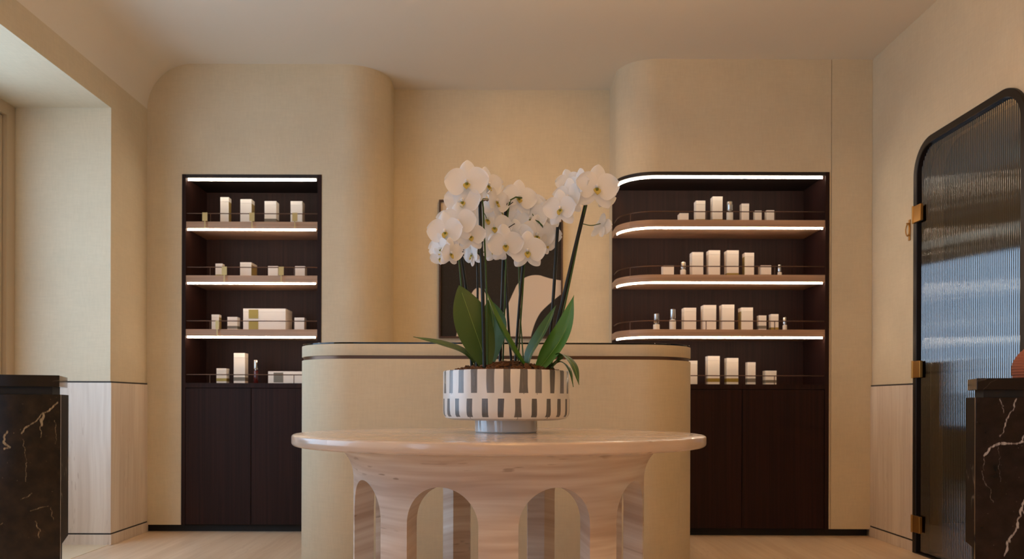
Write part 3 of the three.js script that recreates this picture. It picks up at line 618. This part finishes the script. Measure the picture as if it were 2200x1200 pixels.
function leaf(o, pts, width, faceDir, mat, { fold = 0.25, tip = 0.75, base = 0.3, skew = 1.2 } = {}) { // a strap leaf along a centre line, two skins and a midrib
  const curve = new THREE.CatmullRomCurve3(pts.map(([x, y, d]) => rel(o, x, y, d))), n = 28, m = 8, pos = [], idx = [], rib = [], thick = 0.0011, up = new THREE.Vector3(...faceDir).normalize();
  for (const s of [1, -1]) for (let i = 0; i <= n; i++) {
    const t = i / n, c = curve.getPoint(t), tg = curve.getTangent(t), side = new THREE.Vector3().crossVectors(tg, up).normalize(), nn = new THREE.Vector3().crossVectors(side, tg).normalize();
    const w = width / 2 * Math.max(base * (1 - t * 1.6), Math.pow(Math.sin(Math.PI * (0.05 + 0.9 * Math.pow(t, skew))), 0.8)) * Math.pow(1 - Math.pow(t, 9), tip);
    if (s > 0) rib.push(c.clone().addScaledVector(nn, thick * 1.1));
    for (let j = 0; j <= m; j++) { const v = j / m * 2 - 1, q = c.clone().addScaledVector(side, v * w).addScaledVector(nn, Math.abs(v) * w * fold + s * thick * (1 - v * v)); pos.push(q.x, q.y, q.z); }
  }
  const N = (n + 1) * (m + 1);
  for (let i = 0; i < n; i++) for (let j = 0; j < m; j++) { const a = i * (m + 1) + j, b = a + m + 1; idx.push(a, b, a + 1, b, b + 1, a + 1, N + a, N + a + 1, N + b, N + b, N + a + 1, N + b + 1); }
  const g = new THREE.BufferGeometry(); g.setAttribute('position', new THREE.Float32BufferAttribute(pos, 3)); g.setIndex(idx); g.computeVertexNormals();
  const l = mesh('leaf', g, mat, o);
  mesh('midrib', new THREE.TubeGeometry(new THREE.CatmullRomCurve3(rib.slice(0, n - 1)), 20, 0.0011, 6), M.midrib, l);
}
function pedicels(o, stem, list) { // short stalks from the flower stem to each bloom
  const c = new THREE.CatmullRomCurve3(stem.map(([x, y, d]) => rel(o, x, y, d))).getPoints(60);
  for (const p of list) {
    let best = c[0]; for (const q of c) if (q.distanceTo(p) < best.distanceTo(p)) best = q;
    const back = p.clone().add(V(0, 0, -0.012)), mid = best.clone().lerp(back, 0.5).add(V(0, 0.008, -0.004));
    mesh('flower_stalk', new THREE.TubeGeometry(new THREE.QuadraticBezierCurve3(best, mid, back), 8, 0.0013, 6), M.stem, o);
  }
}
function spray(o, stem, flowers) {
  stick(o, 'flower_stem', stem, 0.0026, M.stem);
  pedicels(o, stem, flowers.map((f) => flower(o, ...f)));
}
{ // tall left plant
  const o = orchid('tall white orchid with blooms cascading left from a dark stake', [1042, 792, 2.57]);
  stick(o, 'stake', [[1041, 800, 2.55], [1036, 600, 2.55], [1030, 405, 2.56]], 0.0055, M.stake);
  spray(o, [[1048, 800, 2.565], [1046, 650, 2.56], [1040, 500, 2.56], [1034, 420, 2.56], [1015, 385, 2.56], [990, 410, 2.555], [975, 470, 2.55]], [
    [1003, 392, 2.5, 45, -0.05, -0.05, 0.05], [994, 432, 2.51, 38, -0.15, 0.05, 0.0], [984, 477, 2.5, 38, -0.1, 0.1, -0.05], [1011, 506, 2.53, 32, 0.1, 0.15, 0.1],
    [1048, 398, 2.62, 36, 0.7, 0, 0], [1066, 432, 2.64, 36, 0.9, 0.05, -0.1], [1014, 546, 2.58, 27, -1.0, 0.2, 0.1], [1046, 470, 2.65, 34, 0.5, 0.1, 0]]);
  leaf(o, [[1046, 800, 2.58], [1036, 755, 2.585], [1014, 690, 2.58], [986, 612, 2.59]], 0.118, [0.25, 0.15, 1], M.leafDark, { fold: 0.1, tip: 0.5, skew: 1.5 });
  leaf(o, [[1030, 790, 2.6], [1000, 757, 2.6], [950, 738, 2.6], [888, 723, 2.6]], 0.05, [0.1, 1, 0.42], M.leafDark, { fold: 0.12 });
  leaf(o, [[1050, 795, 2.64], [1056, 740, 2.66], [1060, 690, 2.67], [1050, 640, 2.66]], 0.10, [-0.4, 0.1, 1], M.leafDark, { fold: 0.2 });
}
{ // low left plant
  const o = orchid('lower white orchid at far left drooping below the tall spray', [1012, 792, 2.53]);
  stick(o, 'stake', [[1014, 800, 2.62], [1004, 640, 2.62], [985, 510, 2.58]], 0.0042, M.stake);
  stick(o, 'stake', [[1024, 800, 2.58], [1026, 600, 2.6], [1024, 520, 2.6]], 0.0036, M.stake);
  spray(o, [[1018, 800, 2.62], [994, 640, 2.615], [983, 530, 2.58], [975, 500, 2.53], [958, 510, 2.53], [948, 540, 2.53]], [
    [957, 497, 2.48, 38, -0.25, 0.1, 0.05], [947, 534, 2.49, 30, -0.7, 0.35, 0.1], [968, 543, 2.47, 29, 0.75, 0.2, 0.1], [944, 553, 2.5, 21, -0.5, 0.8, 0.2], [966, 470, 2.56, 30, -0.5, 0, 0.1]]);
}
{ // centre plant
  const o = orchid('warm lit white orchid at the centre with dark twig tips above', [1078, 785, 2.68]);
  stick(o, 'stake', [[1074, 795, 2.68], [1080, 600, 2.68], [1088, 420, 2.68]], 0.0052, M.stake);
  stick(o, 'stake', [[1100, 795, 2.66], [1092, 690, 2.67], [1086, 560, 2.68]], 0.0038, M.stake);
  spray(o, [[1080, 795, 2.675], [1086, 600, 2.675], [1090, 470, 2.675], [1100, 425, 2.68], [1122, 425, 2.68]], [
    [1062, 487, 2.66, 36, 0.15, 0.1, 0], [1086, 524, 2.62, 38, 0.1, 0.3, 0.1], [1062, 535, 2.66, 30, -0.3, 0.4, 0], [1115, 425, 2.7, 38, 0.3, -0.1, -0.15], [1100, 480, 2.72, 36, -0.2, 0, 0.1], [1076, 455, 2.7, 34, 0.3, 0, -0.1], [1112, 508, 2.68, 34, -0.25, 0.2, 0.15]]);
  for (const [a, b] of [[[1088, 440, 2.68], [1072, 426, 2.67]], [[1087, 450, 2.68], [1070, 432, 2.66]], [[1088, 445, 2.68], [1102, 434, 2.67]], [[1090, 490, 2.66], [1106, 480, 2.65]]]) mesh('twig', new THREE.TubeGeometry(new THREE.LineCurve3(rel(o, ...a), rel(o, ...b)), 4, 0.0014, 6), M.stake, o);
  leaf(o, [[1136, 795, 2.6], [1110, 765, 2.58], [1072, 700, 2.57], [1042, 620, 2.6]], 0.05, [0.75, 0.55, 0.3], M.leaf, { fold: 0.45 });
}
{ // centre right plant
  const o = orchid('white orchid right of centre with low front bloom over the picture', [1108, 785, 2.7]);
  stick(o, 'stake', [[1106, 795, 2.7], [1117, 640, 2.7], [1131, 500, 2.7]], 0.0046, M.stake);
  stick(o, 'flower_stem', [[1126, 795, 2.72], [1117, 660, 2.72], [1115, 540, 2.72], [1118, 470, 2.74]], 0.0022, M.stem);
  spray(o, [[1112, 795, 2.705], [1122, 640, 2.7], [1134, 500, 2.7], [1148, 470, 2.7], [1165, 485, 2.7]], [
    [1133, 539, 2.64, 38, 0.05, 0.15, 0.05], [1140, 470, 2.72, 40, -0.3, 0, 0.1], [1152, 505, 2.7, 40, 0.4, 0.1, 0], [1168, 482, 2.74, 36, 0.6, 0, 0.2], [1174, 522, 2.72, 26, 0.8, 0.3, 0], [1136, 440, 2.74, 36, 0.2, -0.1, 0], [1158, 458, 2.73, 30, -0.5, 0.1, 0.1], [1176, 505, 2.73, 30, 0.3, 0.2, -0.1]]);
  leaf(o, [[1134, 795, 2.62], [1140, 765, 2.61], [1168, 715, 2.6], [1195, 655, 2.62]], 0.062, [-0.65, 0.6, 0.5], M.leafDark, { fold: 0.4 });
}
{ // right plant
  const o = orchid('white orchid leaning right on the thick slanting dark stake', [1180, 785, 2.62]);
  stick(o, 'stake', [[1176, 795, 2.62], [1214, 625, 2.62], [1258, 440, 2.62]], 0.0062, M.stake);
  stick(o, 'stake', [[1178, 795, 2.66], [1190, 620, 2.66], [1198, 488, 2.66]], 0.0052, M.stake);
  spray(o, [[1182, 795, 2.615], [1220, 625, 2.615], [1256, 450, 2.615], [1264, 415, 2.6], [1245, 395, 2.6], [1215, 420, 2.6], [1198, 450, 2.6]], [
    [1282, 403, 2.56, 46, 0.1, 0, -0.08], [1243, 402, 2.6, 37, -0.9, 0, 0.05], [1222, 424, 2.58, 38, -0.75, 0.05, 0], [1204, 448, 2.56, 37, -0.45, 0.1, 0.05], [1303, 420, 2.62, 30, 0.9, 0.1, 0], [1222, 392, 2.66, 28, -0.3, 0, 0.2]]);
  stick(o, 'flower_stem', [[1250, 480, 2.62], [1270, 484, 2.64], [1290, 480, 2.66]], 0.0014, M.stem);
  flower(o, 1292, 488, 2.68, 27, 2.2, 0.2, 0.2);
  leaf(o, [[1150, 800, 2.6], [1176, 770, 2.58], [1212, 715, 2.56], [1233, 634, 2.58]], 0.088, [-0.75, 0.25, 0.62], M.leaf, { fold: 0.3, tip: 0.9 });
  leaf(o, [[1186, 790, 2.56], [1206, 762, 2.54], [1230, 782, 2.5], [1244, 826, 2.47]], 0.044, [0.55, 0.75, 0.35], M.leafDark, { fold: 0.1 });
  leaf(o, [[1180, 790, 2.58], [1200, 776, 2.56], [1222, 792, 2.52], [1232, 831, 2.5]], 0.024, [0.5, 0.8, 0.2], M.leafDark, { fold: 0.1 });
}

// ---------------------------------------------------------------- picture in the alcove
{
  const a = at(944, 431, 5.37), b = at(1208, 727, 5.37), w = b.x - a.x, h = a.y - b.y;
  const t = thing('framed_picture', 'abstract cream and dark brown picture in thin dark frame behind the orchids', 'picture', [(a.x + b.x) / 2, b.y, ZB + 0.002]);
  const art = canvasTexture(945, 1055, (g) => {
    const X = (x) => x - 95, Y = (y) => y - 85;
    g.fillStyle = '#dccbb8'; g.fillRect(0, 0, 945, 1055);
    const blob = (pts, c) => { g.fillStyle = c; g.beginPath(); pts.forEach((p, i) => p.length === 2 ? g[i ? 'lineTo' : 'moveTo'](X(p[0]), Y(p[1])) : g.quadraticCurveTo(X(p[0]), Y(p[1]), X(p[2]), Y(p[3]))); g.closePath(); g.fill(); };
    blob([[80, 330], [300, 250, 520, 330], [760, 400, 960, 270], [1060, 230], [1060, 1160], [80, 1160]], '#2a231c');
    for (let i = 0; i < 2600; i++) { const q = 36 + rnd() * 34; g.fillStyle = `rgba(${q + 8},${q},${q - 8},0.28)`; g.fillRect(rnd() * 945, Y(345) + rnd() * 715, 3 + rnd() * 12, 2 + rnd() * 5); }
    blob([[215, 1160], [250, 960, 340, 800], [385, 720, 440, 790], [490, 880, 560, 950], [560, 1160]], '#dac8b4');
    blob([[545, 1160], [540, 1000, 600, 940], [640, 850, 690, 740], [760, 640, 880, 660], [960, 690, 1060, 700], [1060, 790], [920, 900, 880, 950], [830, 1020, 800, 1160]], '#dccbb8');
  });
  mesh('print', new THREE.PlaneGeometry(w - 0.02, h - 0.02).translate(0, h / 2, 0.014), std({ map: art, roughness: 0.85 }), t);
  mesh('backing_board', box(-w / 2 + 0.004, w / 2 - 0.004, 0.004, h - 0.004, 0, 0.013), M.darkTrim, t);
  const F = std({ color: '#4a3022', roughness: 0.5 });
  mesh('frame_side', box(-w / 2, -w / 2 + 0.011, 0, h, 0, 0.03, 0.001), F, t); mesh('frame_side', box(w / 2 - 0.011, w / 2, 0, h, 0, 0.03, 0.001), F, t);
  mesh('frame_side', box(-w / 2 + 0.011, w / 2 - 0.011, h - 0.011, h, 0, 0.03, 0.001), F, t); mesh('frame_side', box(-w / 2 + 0.011, w / 2 - 0.011, 0, 0.011, 0, 0.03, 0.001), F, t);
}

// ---------------------------------------------------------------- stone stands at both sides of the frame
function stand(label, mat, front, pos, turn, dir, w, d) { // dir -1: body reaches to local -x
  const t = thing('marble_stand', label, 'counter', pos, turn), X = (a, b) => dir < 0 ? [-b, -a] : [a, b];
  const B = (a, b, y0, y1, z0, z1, r = 0.002) => { const [p, q] = X(a, b); return box(p, q, y0, y1, z0, z1, r); };
  mesh('top_slab', B(0.004, w, 0.826, 0.87, -d, 0.0), mat, t);
  mesh('shadow_gap', B(0.03, w - 0.02, 0.79, 0.83, -d + 0.02, -0.02, 0.001), M.plinth, t);
  const fp = B(0, w, 0.001, 0.797, -0.022, 0.0), fu = fp.attributes.uv; // the drawn veins start at the front's top outer corner
  for (let i = 0; i < fu.count; i++) fu.setXY(i, fp.attributes.position.getX(i) + (dir < 0 ? 0.3 : 0), fp.attributes.position.getY(i) + 0.003);
  mesh('front_panel', fp, front, t);
  mesh('side_panel', B(0, 0.022, 0.215, 0.797, -d, -0.0222), M.honedStone, t);
  mesh('carcass', B(0.0222, w, 0.001, 0.789, -d, -0.0222), M.plinth, t);
  return t;
}
stand('dark brown marble stand with beige veins in front of the window bay', M.marbleBrown, M.marbleBrownFront, [-1.68, 0, -3.2], 22 * Math.PI / 180, -1, 0.3, 0.3);
stand('black marble stand with white veins in front of the glass door', M.marbleBlack, M.marbleBlackFront, [1.815, 0, -3.2], -20 * Math.PI / 180, 1, 0.29, 0.2);
{
  const t = thing('terracotta_vase', 'ribbed terracotta vase on the black marble stand', 'vase', [2.035, 0.87, -3.22]);
  const prof = [[0, 0.001], [0.05, 0.001]]; for (let i = 0; i <= 40; i++) { const k = i / 40; prof.push([0.052 + 0.016 * Math.sin(Math.PI * (0.12 + 0.55 * k)) - 0.044 * Math.pow(k, 2.4) + 0.0012 * Math.sin(i * 1.6), 0.002 + 0.11 * k]); } prof.push([0.018, 0.114], [0.014, 0.112], [0.012, 0.09], [0, 0.088]);
  mesh('vase_body', toCreasedNormals(new THREE.LatheGeometry(prof.map(([a, b]) => new THREE.Vector2(a, b)), 40), 0.7), M.terracotta, t);
  mesh('rim', new THREE.TorusGeometry(0.017, 0.003, 8, 24).rotateX(Math.PI / 2).translate(0, 0.113, 0), M.terracotta, t);
}
{ // small brass latch on the right wall
  const p = V(XR - 0.001, 1.69, -4.43), t = thing('wall_hook', 'small brass hook on the cream wall beside the glass door', 'hook', [p.x, p.y, p.z]);
  mesh('back_plate', box(-0.004, 0.0, -0.055, 0.055, -0.009, 0.009, 0.001), M.brass, t);
  mesh('ring', new THREE.TorusGeometry(0.02, 0.003, 8, 24).scale(1, 1.5, 1).rotateY(Math.PI / 2).translate(-0.012, 0.0, 0), M.brass, t);
  mesh('pin', new THREE.CylinderGeometry(0.004, 0.004, 0.016, 10).rotateZ(Math.PI / 2).translate(-0.01, 0.034, 0), M.brass, t);
}

// ---------------------------------------------------------------- lamps in the ceiling (above the frame)
function uplighter(x, y, z, label, power) { // an opaque bowl that throws its light at the ceiling
  const t = thing('pendant_lamp', label, 'lamp', [x, CEIL, z], 0, 'brass bowl uplighters above the frame'), R = 0.38, d = y - CEIL;
  mesh('canopy', new THREE.CylinderGeometry(0.06, 0.06, 0.02, 32).translate(0, -0.011, 0), M.brass, t);
  for (let k = 0; k < 3; k++) { const a = k * 2.094; mesh('rod', tube([V(0.03 * Math.cos(a), -0.02, 0.03 * Math.sin(a)), V((R - 0.01) * Math.cos(a), d + 0.1, (R - 0.01) * Math.sin(a))], 0.004, 4, 8), M.brass, t); }
  mesh('lamp_bowl', toCreasedNormals(new THREE.LatheGeometry([[0, d], [0.2, d + 0.01], [0.33, d + 0.05], [R, d + 0.11], [R - 0.01, d + 0.11], [0.32, d + 0.058], [0, d + 0.016]].map(([p, q]) => new THREE.Vector2(p, q)), 48), 0.7), M.brass, t);
  mesh('lamp_diffuser', new THREE.CylinderGeometry(R - 0.045, R - 0.045, 0.01, 48).translate(0, d + 0.075, 0), M.lampGlow, t);
  const l = new THREE.RectAreaLight(WARM, power, 0.56, 0.56); l.position.set(x, y + 0.09, z); l.lookAt(x, 9, z + 1e-4); l.name = 'pendant_lamp_glow'; scene.add(l);
}
uplighter(0.5, 2.25, -2.7, 'brass bowl uplighter, the one above the stone table', 24);
uplighter(0.3, 2.25, 0.4, 'brass bowl uplighter, the one above the viewer', 38);
{
  const t = thing('ceiling_spot', 'small recessed ceiling spot aimed at the framed picture', 'light', [0.15, CEIL, -3.95]);
  mesh('trim_ring', new THREE.TorusGeometry(0.045, 0.006, 8, 32).rotateX(Math.PI / 2).translate(0, -0.004, 0), M.brass, t);
  mesh('lamp_lens', new THREE.CylinderGeometry(0.04, 0.04, 0.008, 24).translate(0, -0.005, 0), M.lampGlow, t);
  const s = new THREE.SpotLight(WARM, 2.5, 0, 0.75, 1, 2); s.position.set(0.15, CEIL - 0.03, -3.95); s.target.position.set(0.12, 1.75, ZB); s.shadow.radius = 2; s.name = 'ceiling_spot_beam'; scene.add(s, s.target);
}

scene.traverse((o) => { if (o.isMesh) { o.castShadow = o.receiveShadow = true; } if (o.isSpotLight) o.castShadow = true; });
renderer.render(scene, camera);
